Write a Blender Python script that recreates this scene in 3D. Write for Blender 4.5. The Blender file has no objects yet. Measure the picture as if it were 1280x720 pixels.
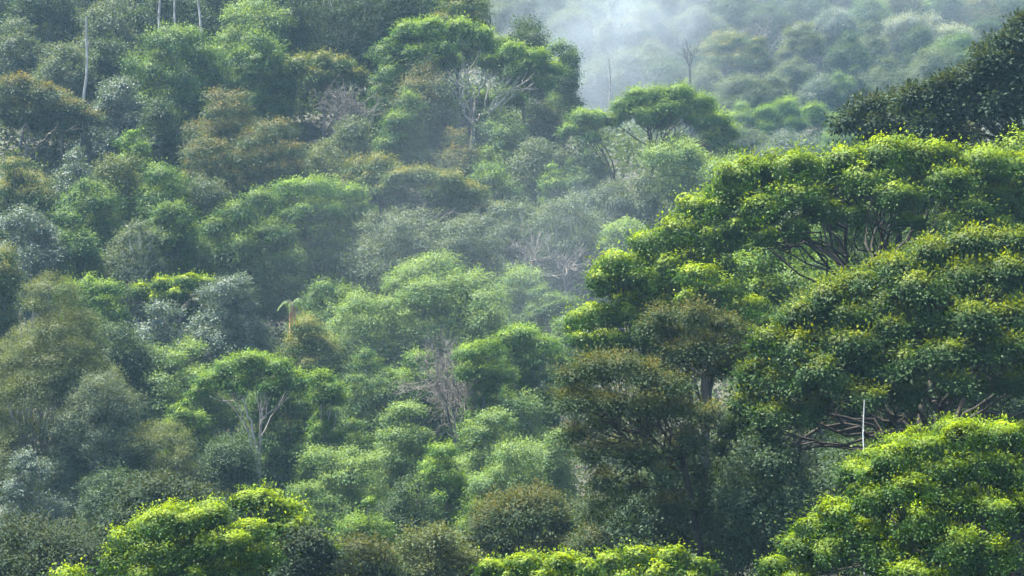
import bpy, math
import numpy as np
from mathutils import Vector

# ------------------------------------------------------------------ camera, world, sun, exposure
scene = bpy.context.scene
C = scene.collection
F = 2489.0                                   # focal length in pixels of a 1280 wide frame (70 mm on 36 mm)
cam_data = bpy.data.cameras.new('camera'); cam_data.lens = 70; cam_data.sensor_width = 36
cam_data.clip_start = 0.5; cam_data.clip_end = 6000
cam = bpy.data.objects.new('camera', cam_data); C.objects.link(cam)
cam.location = (0, 0, 0); cam.rotation_euler = (math.radians(90), 0, 0)
scene.camera = cam

SUN_EL, SUN_AZ = math.radians(64), math.radians(-58)      # azimuth clockwise from +Y: behind the hill, to the left
world = bpy.data.worlds.new('World'); scene.world = world; world.use_nodes = True
wn = world.node_tree.nodes; wl = world.node_tree.links
sky = wn.new('ShaderNodeTexSky'); sky.sky_type = 'NISHITA'; sky.sun_disc = False
sky.sun_elevation = SUN_EL; sky.sun_rotation = SUN_AZ; sky.air_density = 1.0; sky.dust_density = 2.0
bg = wn['Background']; bg.inputs['Strength'].default_value = 0.075
wl.new(sky.outputs[0], bg.inputs[0])

sun_data = bpy.data.lights.new('sun', 'SUN'); sun_data.energy = 4.8; sun_data.angle = math.radians(3.0)
sun_data.color = (1.0, 0.93, 0.80)
sun = bpy.data.objects.new('sun', sun_data); C.objects.link(sun)
sd = Vector((math.sin(SUN_AZ)*math.cos(SUN_EL), math.cos(SUN_AZ)*math.cos(SUN_EL), math.sin(SUN_EL)))
sun.rotation_euler = (-sd).to_track_quat('-Z', 'Y').to_euler(); sun.location = sd*300

scene.view_settings.view_transform = 'Standard'; scene.view_settings.look = 'None'
scene.view_settings.exposure = 2.95; scene.view_settings.gamma = 1.0
scene.view_settings.use_curve_mapping = False
cy = scene.cycles
cy.use_denoising = True
cy.max_bounces = 5; cy.diffuse_bounces = 2; cy.glossy_bounces = 2; cy.transmission_bounces = 3
cy.volume_bounces = 0; cy.transparent_max_bounces = 8
cy.volume_step_rate = 3.0; cy.volume_max_steps = 128
cy.sample_clamp_indirect = 4.0; cy.use_adaptive_sampling = True; cy.adaptive_threshold = 0.02

rng = np.random.default_rng(11)

# ------------------------------------------------------------------ materials
def new_mat(name):
    m = bpy.data.materials.new(name); m.use_nodes = True
    n = m.node_tree.nodes; n.clear()
    return m, n, m.node_tree.links

def leaf_mat(name, adult, young_lit, trans=0.36, tcol=None, rough=0.6, spec=0.08):
    """leaf: adult and young pigment, the latter also painting light onto clump tops, small per-leaf variation, light passing through the blade"""
    m, n, l = new_mat(name)
    out = n.new('ShaderNodeOutputMaterial')
    at = n.new('ShaderNodeAttribute'); at.attribute_name = 'young_lit'
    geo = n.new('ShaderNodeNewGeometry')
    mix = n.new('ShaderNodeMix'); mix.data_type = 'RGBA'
    mix.inputs['A'].default_value = (*adult, 1); mix.inputs['B'].default_value = (*young_lit, 1)
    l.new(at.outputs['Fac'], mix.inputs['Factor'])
    tc = n.new('ShaderNodeTexCoord')
    nz = n.new('ShaderNodeTexNoise'); nz.inputs['Scale'].default_value = 0.55; nz.inputs['Detail'].default_value = 2
    l.new(tc.outputs['Object'], nz.inputs['Vector'])
    add = n.new('ShaderNodeMath'); add.operation = 'MULTIPLY_ADD'
    l.new(geo.outputs['Random Per Island'], add.inputs[0]); add.inputs[1].default_value = 0.6
    l.new(nz.outputs['Fac'], add.inputs[2])
    mr = n.new('ShaderNodeMapRange'); mr.inputs['From Min'].default_value = 0.3; mr.inputs['From Max'].default_value = 1.3
    mr.inputs['To Min'].default_value = 0.78; mr.inputs['To Max'].default_value = 1.22
    l.new(add.outputs[0], mr.inputs['Value'])
    hm = n.new('ShaderNodeMapRange'); hm.inputs['To Min'].default_value = 0.485; hm.inputs['To Max'].default_value = 0.512
    l.new(geo.outputs['Random Per Island'], hm.inputs['Value'])
    hs = n.new('ShaderNodeHueSaturation')
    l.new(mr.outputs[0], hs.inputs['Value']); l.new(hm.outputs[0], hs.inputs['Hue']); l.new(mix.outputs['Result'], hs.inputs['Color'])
    pb = n.new('ShaderNodeBsdfPrincipled')
    pb.inputs['Roughness'].default_value = rough; pb.inputs['Specular IOR Level'].default_value = spec
    l.new(hs.outputs[0], pb.inputs['Base Color'])
    tr = n.new('ShaderNodeBsdfTranslucent')
    tm = n.new('ShaderNodeMix'); tm.data_type = 'RGBA'; tm.blend_type = 'MULTIPLY'; tm.inputs['Factor'].default_value = 1
    tm.inputs['B'].default_value = (*(tcol or (1.7, 1.55, 0.6)), 1)
    l.new(hs.outputs[0], tm.inputs['A']); l.new(tm.outputs['Result'], tr.inputs['Color'])
    ms = n.new('ShaderNodeMixShader'); ms.inputs[0].default_value = trans
    l.new(pb.outputs[0], ms.inputs[1]); l.new(tr.outputs[0], ms.inputs[2])
    l.new(ms.outputs[0], out.inputs['Surface'])
    return m

def bark_mat(name, c1, c2, scale=1.2):
    m, n, l = new_mat(name)
    out = n.new('ShaderNodeOutputMaterial'); pb = n.new('ShaderNodeBsdfPrincipled')
    tc = n.new('ShaderNodeTexCoord'); mp = n.new('ShaderNodeMapping'); mp.inputs['Scale'].default_value = (4, 4, 0.8)
    nz = n.new('ShaderNodeTexNoise'); nz.inputs['Scale'].default_value = scale; nz.inputs['Detail'].default_value = 5
    rp = n.new('ShaderNodeValToRGB'); rp.color_ramp.elements[0].position = 0.35; rp.color_ramp.elements[1].position = 0.65
    rp.color_ramp.elements[0].color = (*c1, 1); rp.color_ramp.elements[1].color = (*c2, 1)
    bp = n.new('ShaderNodeBump'); bp.inputs['Strength'].default_value = 0.5; bp.inputs['Distance'].default_value = 0.05
    l.new(tc.outputs['Object'], mp.inputs[0]); l.new(mp.outputs[0], nz.inputs['Vector']); l.new(nz.outputs['Fac'], rp.inputs[0])
    l.new(rp.outputs[0], pb.inputs['Base Color']); l.new(nz.outputs['Fac'], bp.inputs['Height']); l.new(bp.outputs[0], pb.inputs['Normal'])
    pb.inputs['Roughness'].default_value = 0.9; pb.inputs['Specular IOR Level'].default_value = 0.12
    l.new(pb.outputs[0], out.inputs['Surface'])
    return m

LEAF = {
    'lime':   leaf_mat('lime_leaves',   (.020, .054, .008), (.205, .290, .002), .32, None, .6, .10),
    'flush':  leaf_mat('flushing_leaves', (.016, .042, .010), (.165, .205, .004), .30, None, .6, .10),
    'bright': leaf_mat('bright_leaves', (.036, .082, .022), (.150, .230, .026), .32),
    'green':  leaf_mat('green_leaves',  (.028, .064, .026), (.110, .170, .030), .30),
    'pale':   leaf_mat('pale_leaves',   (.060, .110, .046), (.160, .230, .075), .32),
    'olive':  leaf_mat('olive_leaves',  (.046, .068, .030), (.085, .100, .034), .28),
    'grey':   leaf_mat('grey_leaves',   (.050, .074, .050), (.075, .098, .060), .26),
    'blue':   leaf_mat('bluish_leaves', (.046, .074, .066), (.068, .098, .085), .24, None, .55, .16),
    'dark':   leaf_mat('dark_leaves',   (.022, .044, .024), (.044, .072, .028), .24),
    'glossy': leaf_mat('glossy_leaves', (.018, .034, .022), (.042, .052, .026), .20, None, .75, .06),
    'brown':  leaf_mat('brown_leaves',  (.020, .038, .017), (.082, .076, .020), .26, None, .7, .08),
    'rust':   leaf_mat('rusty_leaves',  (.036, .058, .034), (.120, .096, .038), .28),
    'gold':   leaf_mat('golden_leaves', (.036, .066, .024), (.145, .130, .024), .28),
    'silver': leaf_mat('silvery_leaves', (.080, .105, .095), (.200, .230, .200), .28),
    'under':  leaf_mat('undergrowth_leaves', (.026, .046, .024), (.050, .072, .028), .26),
}
BARK = {
    'dark':  bark_mat('dark_bark',  (.011, .010, .009), (.032, .029, .025)),
    'grey':  bark_mat('grey_bark',  (.050, .046, .042), (.170, .160, .148)),
    'pale':  bark_mat('pale_bark',  (.140, .130, .118), (.380, .360, .335)),
    'white': bark_mat('white_bark', (.450, .430, .400), (.720, .700, .670)),
    'orange': bark_mat('orange_bark', (.220, .110, .060), (.420, .230, .130)),
}

# ------------------------------------------------------------------ mesh helpers
def mesh_np(name, verts, faces, mat, attrs=None, smooth=False):
    """faces: list of int arrays (n,k)"""
    me = bpy.data.meshes.new(name)
    me.vertices.add(len(verts)); me.vertices.foreach_set('co', np.asarray(verts, np.float32).ravel())
    idx = np.concatenate([f.ravel() for f in faces]).astype(np.int32)
    tot = np.concatenate([np.full(len(f), f.shape[1], np.int32) for f in faces])
    start = np.concatenate([[0], np.cumsum(tot)[:-1]]).astype(np.int32)
    me.loops.add(len(idx)); me.loops.foreach_set('vertex_index', idx)
    me.polygons.add(len(tot)); me.polygons.foreach_set('loop_start', start); me.polygons.foreach_set('loop_total', tot)
    if smooth: me.polygons.foreach_set('use_smooth', np.ones(len(tot), bool))
    for k, v in (attrs or {}).items():
        a = me.attributes.new(k, 'FLOAT', 'POINT'); a.data.foreach_set('value', np.asarray(v, np.float32))
    me.update(calc_edges=True)
    me.materials.append(mat)
    return me

def nrm(v): return v/np.maximum(np.linalg.norm(v, axis=-1, keepdims=True), 1e-9)
UP = np.array([0, 0, 1.0])

def leaves(name, pos, d, n, L, W, young_lit, mat):
    """one folded four-cornered blade per leaf"""
    d = nrm(d); s = nrm(np.cross(d, n)); n = np.cross(s, d)
    L = L[:, None]; W = W[:, None]
    v = np.empty((len(pos), 4, 3))
    m = pos + d*L*0.45 + n*L*0.06
    v[:, 0] = pos; v[:, 1] = m + s*W*0.5; v[:, 2] = pos + d*L - n*L*0.12; v[:, 3] = m - s*W*0.5
    f = np.arange(len(pos)*4).reshape(-1, 4)
    return mesh_np(name, v.reshape(-1, 3), [f], mat, {'young_lit': np.repeat(young_lit, 4)})

class Tubes:
    def __init__(s): s.v = []; s.f = []; s.n = 0
    def add(s, pts, rad, k=6):
        pts = np.asarray(pts, float); rad = np.asarray(rad, float)
        t = nrm(np.gradient(pts, axis=0))
        ref = np.array([1.0, 0.2, 0.1]) if abs(t[0, 0]) < 0.8 else np.array([0.1, 1.0, 0.2])
        a = nrm(np.cross(t, ref)); b = np.cross(t, a)
        ang = np.arange(k)*2*math.pi/k
        ring = pts[:, None] + rad[:, None, None]*(a[:, None]*np.cos(ang)[None, :, None] + b[:, None]*np.sin(ang)[None, :, None])
        m = len(pts); s.v.append(ring.reshape(-1, 3))
        i = np.arange(m-1)[:, None]*k; j = np.arange(k)[None]; j2 = (j+1) % k
        s.f.append(np.stack([i+j, i+j2, i+k+j2, i+k+j], -1).reshape(-1, 4) + s.n)
        s.n += m*k
    def mesh(s, name, mat): return mesh_np(name, np.concatenate(s.v), s.f, mat, smooth=True)

def bez(p0, p1, p2, n=6):
    t = np.linspace(0, 1, n)[:, None]
    return (1-t)**2*p0 + 2*t*(1-t)*p1 + t*t*p2

# ------------------------------------------------------------------ the wood: one row per tree
# (kind, label, leaf, habit, centre px, top px, foot-of-crown px, width px, options) - px of the 1280x720 photo; depth in metres gives the place
ROWS = []
def T(kind, label, leaf, habit, cx, top, bot, w, d=None, **k):
    ROWS.append(dict(kind=kind, label=label, leaf=leaf, habit=habit, cx=cx, top=top, bot=bot, w=w, d=d, **k))
A = 'trees on the near right slope'; B = 'trees on the left hillside'; Z = 'trees on the far misty slope'; G = 'trees along the bottom'

# --- near right slope
T('umbrella_tree', 'broad lime-topped umbrella tree high on the right slope with fanned dark trunks', 'lime', 'umbrella', 1095, 158, 330, 450, 88, g=A, cp=80, bark='dark', fk=-.35, dens=1.05, tall=13)
T('umbrella_tree', 'lime-topped tree behind the broad umbrella tree, reaching out of the frame', 'lime', 'umbrella', 1290, 166, 300, 270, 93, g=A, cp=62, bark='dark', fk=.1, tall=13)
T('lobed_tree', 'lime tree of hanging rounded lobes leaning over the misty gully', 'lime', 'dome', 858, 232, 430, 180, 93, g=A, cp=62, bark='dark', tall=14)
T('lobed_tree', 'lower lime tree with a dark bent bough beside the misty gully', 'lime', 'dome', 785, 294, 470, 142, 91, g=A, cp=58, bark='dark', tall=12)
T('leafy_tree', 'sunlit green tree directly behind the brown-topped tree', 'lime', 'dome', 890, 316, 450, 150, 90, g=A, cp=56, bark='dark', tall=12)
T('leafy_tree', 'green tree in shade straight behind the middle of the umbrella tree', 'green', 'dome', 1062, 250, 430, 200, 103, g=A, cp=50, tall=13)
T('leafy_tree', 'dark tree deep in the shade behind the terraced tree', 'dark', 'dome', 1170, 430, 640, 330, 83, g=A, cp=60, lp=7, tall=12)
T('leafy_tree', 'lit green tree filling the gap behind the fanned dark trunks', 'bright', 'dome', 965, 285, 440, 190, 103, g=A, cp=50, tall=12)
T('leafy_tree', 'shaded green tree under the fanned trunks of the umbrella tree', 'green', 'dome', 1015, 322, 470, 190, 99, g=A, cp=60, tall=12)
T('leafy_tree', 'dark shaded tree deep under the right end of the umbrella tree', 'green', 'dome', 1200, 268, 420, 260, 104, g=A, cp=60, tall=12)
T('terraced_tree', 'big terraced tree on the right with orange and yellow leaf tips', 'flush', 'terrace', 1222, 274, 575, 640, 71, g=A, cp=84, bark='dark', fk=-.25, lp=8, tall=15, dens=1.3)
T('brown_leaved_tree', 'brown-topped tree with bare drooping leaves in front of lime crowns', 'brown', 'layers', 858, 378, 490, 170, 71, g=A, cp=56, bark='grey', lp=7, tall=12, dens=.8)
T('brown_leaved_tree', 'dark brown-tinged tree with leaning trunk beside the terraced tree', 'brown', 'layers', 796, 436, 640, 205, 67, g=A, cp=60, bark='dark', lp=7, tall=13, dens=.8, fk=-.1)
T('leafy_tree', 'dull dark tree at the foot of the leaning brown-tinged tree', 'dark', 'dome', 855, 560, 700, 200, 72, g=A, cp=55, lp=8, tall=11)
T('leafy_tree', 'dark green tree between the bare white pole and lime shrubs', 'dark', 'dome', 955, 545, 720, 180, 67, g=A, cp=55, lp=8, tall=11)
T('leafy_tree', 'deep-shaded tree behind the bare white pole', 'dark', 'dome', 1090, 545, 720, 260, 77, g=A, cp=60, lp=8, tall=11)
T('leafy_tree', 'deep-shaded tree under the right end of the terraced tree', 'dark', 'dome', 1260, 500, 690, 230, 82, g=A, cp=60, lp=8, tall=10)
T('large_leaved_tree', 'dark tree with big glossy leaves at the top right corner', 'glossy', 'dome', 1292, 26, 230, 410, 99, g=A, cp=60, lp=11, tall=15)
T('large_leaved_tree', 'glossy dark shrub-like tree left of the top right glossy tree', 'glossy', 'dome', 1130, 108, 200, 190, 101, g=A, cp=48, lp=10, tall=11)
T('domed_tree', 'vivid lime domed tree filling the bottom right corner', 'lime', 'dome', 1196, 514, 770, 480, 52, g=A, cp=84, bark='dark', lp=7, tall=9, dens=1.35)

# --- along the bottom
T('domed_shrub', 'lime domed shrub at the bottom edge, left of its twin', 'lime', 'dome', 672, 680, 790, 190, 60, g=G, cp=58, lp=8, tall=7)
T('domed_shrub', 'lime domed shrub at the bottom edge, right of its twin', 'lime', 'dome', 815, 672, 790, 178, 63, g=G, cp=55, lp=8, tall=7)
T('domed_tree', 'vivid lime domed tree at the bottom left, in front', 'lime', 'dome', 234, 624, 800, 262, 60, g=G, cp=70, lp=6.8, tall=9, dens=1.1)
T('domed_tree', 'vivid lime tree peeking out behind the bottom left dome', 'lime', 'dome', 345, 602, 760, 178, 66, g=G, cp=54, lp=8, tall=10)
T('leafy_shrub', 'dull green shrub with lime tips at the right foot of the lime dome', 'glossy', 'dome', 385, 655, 740, 90, 64, g=G, cp=42, lp=8, tall=7)
T('domed_shrub', 'small lime shrub cut by the bottom edge left of the lime dome', 'lime', 'dome', 88, 706, 780, 90, 56, g=G, cp=46, lp=8, tall=6)
T('large_leaved_tree', 'olive large-leaved tree rising just behind the bottom left lime dome', 'glossy', 'dome', 212, 590, 720, 210, 74, g=G, cp=50, lp=8, tall=10)
T('large_leaved_tree', 'olive large-leaved tree in the bottom left corner', 'glossy', 'dome', 45, 648, 760, 220, 69, g=G, cp=52, lp=8, tall=10)
T('leafy_shrub', 'olive-brown shrub right of the lime dome at the bottom edge', 'brown', 'dome', 450, 668, 760, 130, 70, g=G, cp=42, lp=7, tall=8)
T('leafy_shrub', 'grey-green shrub at the bottom edge beside the twin lime shrubs', 'olive', 'dome', 545, 655, 750, 120, 72, g=G, cp=40, lp=7, tall=8)
T('leafy_tree', 'olive-brown tree behind the twin lime shrubs', 'brown', 'dome', 655, 608, 720, 190, 78, g=G, cp=44, lp=7, tall=10)
T('leafy_shrub', 'yellow-tipped dark shrub above the right twin lime shrub', 'brown', 'dome', 770, 628, 720, 140, 74, g=G, cp=42, lp=7, tall=9)

# --- left hillside, lower
T('leafy_tree', 'dark conical tree above the olive-brown shrub', 'dark', 'oval', 510, 600, 700, 90, 92, g=B, tall=11)
T('leafy_tree', 'small yellow-green tree beside the dark conical tree', 'bright', 'irregular', 462, 625, 710, 85, 86, g=B, tall=9)
T('leafy_tree', 'small light green tree between dark conical and olive-brown trees', 'bright', 'irregular', 590, 628, 700, 70, 88, g=B, tall=8)
T('leafy_tree', 'fresh green tree below the umbrella tree with forked pale trunk', 'pale', 'irregular', 425, 562, 660, 140, 104, g=B, tall=12)
T('leafy_tree', 'blue-green tree right of the lime dome below the forked pale trunk', 'green', 'irregular', 385, 606, 700, 110, 98, g=B, tall=11)
T('leafy_tree', 'pale green layered tree below left of the grey leafless tree', 'pale', 'layers', 505, 506, 600, 130, 118, g=B, tall=12)
T('leafy_tree', 'pale green layered tree directly below the grey leafless tree', 'pale', 'layers', 590, 515, 610, 120, 116, g=B, tall=12)
T('leafy_tree', 'hazy pale tree left of the dark brown-tinged tree', 'pale', 'dome', 650, 490, 580, 120, 124, g=B, tall=12)
T('leafy_tree', 'mid-green tree in the middle of the lower gully', 'bright', 'layers', 545, 556, 650, 130, 106, g=B, tall=11)
T('leafy_tree', 'light round tree low in the gully beside the brown-tinged tree', 'pale', 'dome', 640, 552, 650, 120, 104, g=B, tall=11)
T('leafy_shrub', 'small hazy round tree highest against the dark brown-tinged tree', 'pale', 'dome', 690, 540, 620, 80, 110, g=B, tall=9)
T('leafy_tree', 'green tree left of the pale green layered pair', 'green', 'irregular', 420, 512, 600, 110, 124, g=B, tall=12)
T('domed_shrub', 'dense round mid-green bush below left of the forked pale trunk', 'bright', 'dome', 232, 502, 575, 78, 124, g=B, cp=20, tall=8)
T('leafy_tree', 'olive-grey fine-leaved tree in front of the round bush', 'olive', 'dome', 196, 532, 640, 160, 112, g=B, cp=32, tall=12, lp=3.6)
T('leafy_tree', 'large olive-grey tree with pale trunk at the left edge', 'olive', 'dome', 62, 352, 640, 225, 116, g=B, cp=44, bark='pale', tall=17, lp=3.8)
T('leafy_tree', 'olive-grey tree at the right foot of the large olive-grey tree', 'grey', 'dome', 120, 470, 640, 150, 112, g=B, cp=36, tall=13, lp=3.8)
T('leafy_tree', 'dark blue-grey tree below the pale trunk at the left edge', 'blue', 'layers', 42, 566, 680, 100, 98, g=B, tall=11)
T('leafy_tree', 'dim dark tree between olive-grey trees and bottom olive trees', 'dark', 'dome', 140, 590, 700, 130, 96, g=B, tall=10)
T('leafy_tree', 'dim green tree left of the forked pale trunk', 'dark', 'dome', 290, 545, 640, 110, 112, g=B, tall=10)
T('leafy_tree', 'dim green tree right behind the forked pale trunk', 'green', 'dome', 352, 462, 580, 120, 131, g=B, tall=12)
T('umbrella_tree', 'pale green umbrella tree with forked pale trunk', 'bright', 'umbrella', 318, 434, 540, 172, 122, g=B, cp=36, bark='pale', fk=-.55, tall=12.5, dens=.8)
T('umbrella_tree', 'round pale crown just right of the forked-trunk umbrella tree', 'bright', 'dome', 408, 456, 530, 62, 122, g=B, cp=26, bark='pale', tall=11)
T('leafy_tree', 'fresh leafy tree left of the forked-trunk umbrella tree', 'pale', 'irregular', 222, 428, 520, 150, 132, g=B, tall=12)
T('dead_tree', 'grey leafless twiggy tree before the large pale green tree', None, 'dead', 572, 414, 580, 95, 127, g=B, bark='grey', tall=12)
T('domed_tree', 'bright green two-lobed tree right of the grey leafless tree', 'bright', 'dome', 655, 396, 500, 130, 128, g=B, cp=36, tall=12, bark='grey')
T('domed_tree', 'bright green lower lobe tree touching the grey leafless tree', 'bright', 'dome', 602, 418, 500, 78, 125, g=B, cp=32, tall=11, bark='grey')
T('leafy_tree', 'large pale green tree in the centre of the hillside', 'pale', 'dome', 545, 322, 500, 235, 144, g=B, cp=36, tall=16, dens=1.1)
T('leafy_tree', 'left shoulder tree of the large pale green tree', 'pale', 'dome', 440, 368, 500, 140, 139, g=B, cp=32, tall=14)
T('leafy_tree', 'dark green tree below the left shoulder of the large pale tree', 'green', 'dome', 470, 440, 540, 130, 132, g=B, cp=32, tall=12)
T('leafy_tree', 'mid-green low tree right under the large pale green tree', 'bright', 'irregular', 520, 440, 530, 110, 134, g=B, tall=11)
T('leafy_tree', 'small golden-topped tree at the foot of the orange-trunked palm', 'gold', 'dome', 384, 396, 480, 98, 136, g=B, cp=28, tall=10)
T('palm_tree', 'orange-trunked palm rising behind a golden-topped small tree', 'bright', 'palm', 364, 362, 402, 46, 141, g=B, bark='orange', tall=6)
T('leafy_tree', 'dull green tree right of the orange-trunked palm', 'green', 'dome', 415, 352, 430, 105, 150, g=B, tall=11)
T('leafy_tree', 'blue-grey tree in front of the flat lime crown', 'blue', 'dome', 285, 346, 470, 135, 138, g=B, cp=30, tall=13)
T('large_leaved_tree', 'dark bluish tree with drooping leaves left of the blue-grey tree', 'blue', 'layers', 195, 380, 460, 130, 135, g=B, cp=30, lp=6.5, tall=12)
T('umbrella_tree', 'flat lime crown between dark lobed tree and blue-grey tree', 'lime', 'umbrella', 222, 337, 400, 130, 147, g=B, cp=30, tall=12)
T('umbrella_tree', 'small domed tree with yellow-green top left of the flat lime crown', 'bright', 'umbrella', 113, 345, 430, 98, 142, g=B, cp=28, tall=11)
T('leafy_tree', 'yellow-tipped tree at the very left edge above the olive-grey tree', 'gold', 'dome', 2, 308, 400, 62, 135, g=B, cp=30, tall=12)
T('leafy_tree', 'low dark tree between the small domed and bluish trees', 'dark', 'dome', 150, 405, 480, 110, 131, g=B, tall=10)

# --- left hillside, middle
T('lobed_tree', 'big drooping lobed tree above the flat lime crown', 'green', 'dome', 318, 230, 400, 178, 160, g=B, cp=58, tall=15, dens=1.1)
T('lobed_tree', 'tall rounded lobe tree joined to the big drooping tree on its right', 'bright', 'oval', 400, 210, 360, 112, 163, g=B, cp=44, tall=16)
T('lobed_tree', 'narrow light lobe tree beside the golden-brown topped tree', 'bright', 'oval', 444, 222, 320, 52, 166, g=B, cp=32, tall=14)
T('umbrella_tree', 'golden-brown topped tree with pale leaning trunks right of the lobed trees', 'gold', 'umbrella', 545, 204, 300, 165, 168, g=B, cp=34, bark='grey', fk=-.5, tall=13, dens=.85)
T('umbrella_tree', 'golden-brown tree tucked behind the lobed trees', 'gold', 'umbrella', 470, 194, 270, 110, 173, g=B, cp=30, bark='grey', tall=13)
T('leafy_tree', 'dim grey-green tree under the golden-brown topped tree', 'grey', 'irregular', 500, 262, 370, 150, 160, g=B, tall=12, dens=.7, bark='pale')
T('leafy_tree', 'dim grey tree between golden-brown and white-branched trees', 'grey', 'irregular', 590, 270, 370, 110, 158, g=B, tall=12, dens=.8)
T('white_branched_tree', 'sparse grey tree with twisting white branches above the bright two-lobed tree', 'grey', 'irregular', 705, 246, 350, 105, 160, g=B, cp=30, bark='pale', tall=15, dens=.75, fk=-.2)
T('dead_tree', 'bare greyish-white twisting forked tree in front of the sparse grey pair', None, 'dead', 708, 282, 375, 58, 155, g=B, bark='grey', tall=12)
T('dead_tree', 'bare pale spindly tree left of the twisting forked one', None, 'dead', 664, 272, 350, 50, 157, g=B, bark='grey', tall=11)
T('white_branched_tree', 'sparse white-branched tree left of its twin near the gully', 'grey', 'irregular', 645, 252, 345, 95, 163, g=B, cp=30, bark='pale', tall=13, dens=.75, fk=-.15)
T('leafy_tree', 'hazy green tree behind the right edge of the large pale tree', 'pale', 'dome', 642, 334, 410, 95, 150, g=B, tall=10)
T('umbrella_tree', 'hazy dark flat tree behind the bright two-lobed tree', 'green', 'umbrella', 690, 358, 410, 78, 147, g=B, cp=22, tall=9)
T('leafy_tree', 'small hazy tree squeezed between flat dark tree and lime lobes', 'pale', 'dome', 715, 395, 460, 70, 138, g=B, tall=9)
T('umbrella_tree', 'pale flat-topped tree half hidden behind the lime lobes', 'pale', 'umbrella', 782, 274, 330, 75, 158, g=B, cp=24, tall=10)
T('leafy_tree', 'bluish hazy tree above the white-branched pair', 'blue', 'dome', 720, 240, 310, 95, 172, g=B, tall=11)
T('leafy_tree', 'hazy grey-green round tree right of the white-branched pair', 'grey', 'dome', 775, 228, 310, 90, 170, g=B, tall=11)
T('leafy_tree', 'small fresh tree above the white-branched pair', 'bright', 'irregular', 690, 206, 260, 48, 176, g=B, cp=18, tall=9)
T('leafy_tree', 'hazy blue-green tree below the pale-limbed spreading tree', 'pale', 'dome', 625, 148, 250, 100, 184, g=B, cp=26, tall=14)
T('leafy_tree', 'rusty-topped tree right below the pale-limbed spreading tree', 'rust', 'dome', 680, 128, 200, 72, 189, g=B, cp=24, tall=11)
T('leafy_tree', 'rusty-edged dark tree left of the hazy blue-green tree', 'rust', 'dome', 572, 164, 250, 85, 180, g=B, cp=24, tall=12)
T('leafy_tree', 'hazy tree beneath the rusty-topped tree', 'grey', 'irregular', 675, 176, 260, 100, 181, g=B, tall=11)
T('leafy_tree', 'dim tree hanging over the golden-brown topped tree', 'green', 'dome', 615, 204, 290, 95, 175, g=B, tall=12)
T('umbrella_tree', 'tall umbrella tree with yellow-green top by the misty gap', 'bright', 'umbrella', 828, 100, 190, 165, 182, g=B, cp=38, bark='dark', fk=-.35, tall=15, lp=4.5)
T('umbrella_tree', 'bright hooked side crown left of the tall misty-gap umbrella tree', 'bright', 'umbrella', 732, 130, 200, 62, 180, g=B, cp=26, bark='dark', fk=-.2, tall=12)
T('leafy_tree', 'ivy-hung dull tree below the hooked side crown', 'green', 'oval', 735, 165, 270, 62, 178, g=B, cp=26, tall=12)
T('leafy_tree', 'pale drooping tree right of the tall misty-gap umbrella tree', 'pale', 'dome', 895, 134, 240, 62, 186, g=B, cp=28, tall=13)
T('leafy_tree', 'hazy pale leafy tree beneath the tall misty-gap umbrella tree', 'pale', 'irregular', 852, 178, 280, 105, 175, g=B, tall=12)
T('leafy_tree', 'hazy grey tree low against the lime lobes by the gully', 'grey', 'dome', 812, 215, 300, 90, 170, g=B, tall=11)
T('leafy_tree', 'hazy tree between misty-gap umbrella and lime umbrella trees', 'pale', 'dome', 905, 195, 280, 90, 172, g=B, tall=11)

# --- left hillside, upper left
T('umbrella_tree', 'orange-tipped umbrella tree high at the left edge', 'rust', 'umbrella', 45, 92, 190, 165, 180, g=B, cp=32, bark='grey', fk=-.4, tall=13)
T('leafy_tree', 'reddish-tipped tree in the upper left of the hillside', 'rust', 'irregular', 285, 114, 215, 110, 180, g=B, cp=26, tall=13)
T('leafy_tree', 'reddish-tipped tree right beneath its like', 'rust', 'irregular', 340, 152, 240, 110, 174, g=B, cp=26, tall=13)
T('leafy_tree', 'dull brownish tree below the reddish-tipped pair', 'rust', 'irregular', 262, 172, 250, 100, 172, g=B, cp=26, tall=12, dens=.8)
T('leafy_tree', 'large dark blue-green tree behind the reddish-tipped pair', 'green', 'dome', 222, 34, 150, 150, 192, g=B, cp=34, tall=15)
T('leafy_tree', 'large blue-green tree left of the golden-brown domed tree', 'green', 'dome', 318, 42, 160, 120, 192, g=B, cp=32, tall=15)
T('leafy_tree', 'tall pale-topped tree on the hill top above blue-green trees', 'pale', 'dome', 318, 0, 80, 115, 202, g=B, cp=28, tall=13)
T('leafy_tree', 'dark round-sided tree on the hill top next to bare limbs', 'dark', 'dome', 362, -4, 70, 60, 203, g=B, cp=26, tall=12)
T('umbrella_tree', 'golden-brown domed tree with leafless grey twigs beneath', 'gold', 'umbrella', 405, 60, 130, 105, 193, g=B, cp=28, tall=13)
T('dead_tree', 'grey leafless tree under the golden-brown domed tree', None, 'dead', 432, 88, 200, 62, 185, g=B, bark='grey', tall=12)
T('leafy_tree', 'dark grove tree with bare pale limbs on the hill top', 'dark', 'irregular', 425, -22, 60, 130, 206, g=B, cp=30, tall=14, dens=.6, bark='pale', fk=-.3)
T('leafy_tree', 'dark tree behind the bare pale limbs on the hill top', 'dark', 'dome', 490, -26, 70, 120, 209, g=B, cp=30, tall=14)
T('umbrella_tree', 'dark layered tree left of the pale-limbed spreading tree', 'green', 'layers', 488, 48, 120, 78, 190, g=B, cp=24, tall=13)
T('spreading_tree', 'pale-limbed spreading tree under the hill crest', 'bright', 'layers', 592, 14, 100, 195, 191, g=B, cp=32, bark='pale', fk=-.75, tall=17, dens=.75)
T('spreading_tree', 'right half crown beside the pale-limbed spreading tree', 'bright', 'umbrella', 650, 50, 120, 110, 187, g=B, cp=28, bark='pale', fk=-.6, tall=13, dens=.85)
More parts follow.
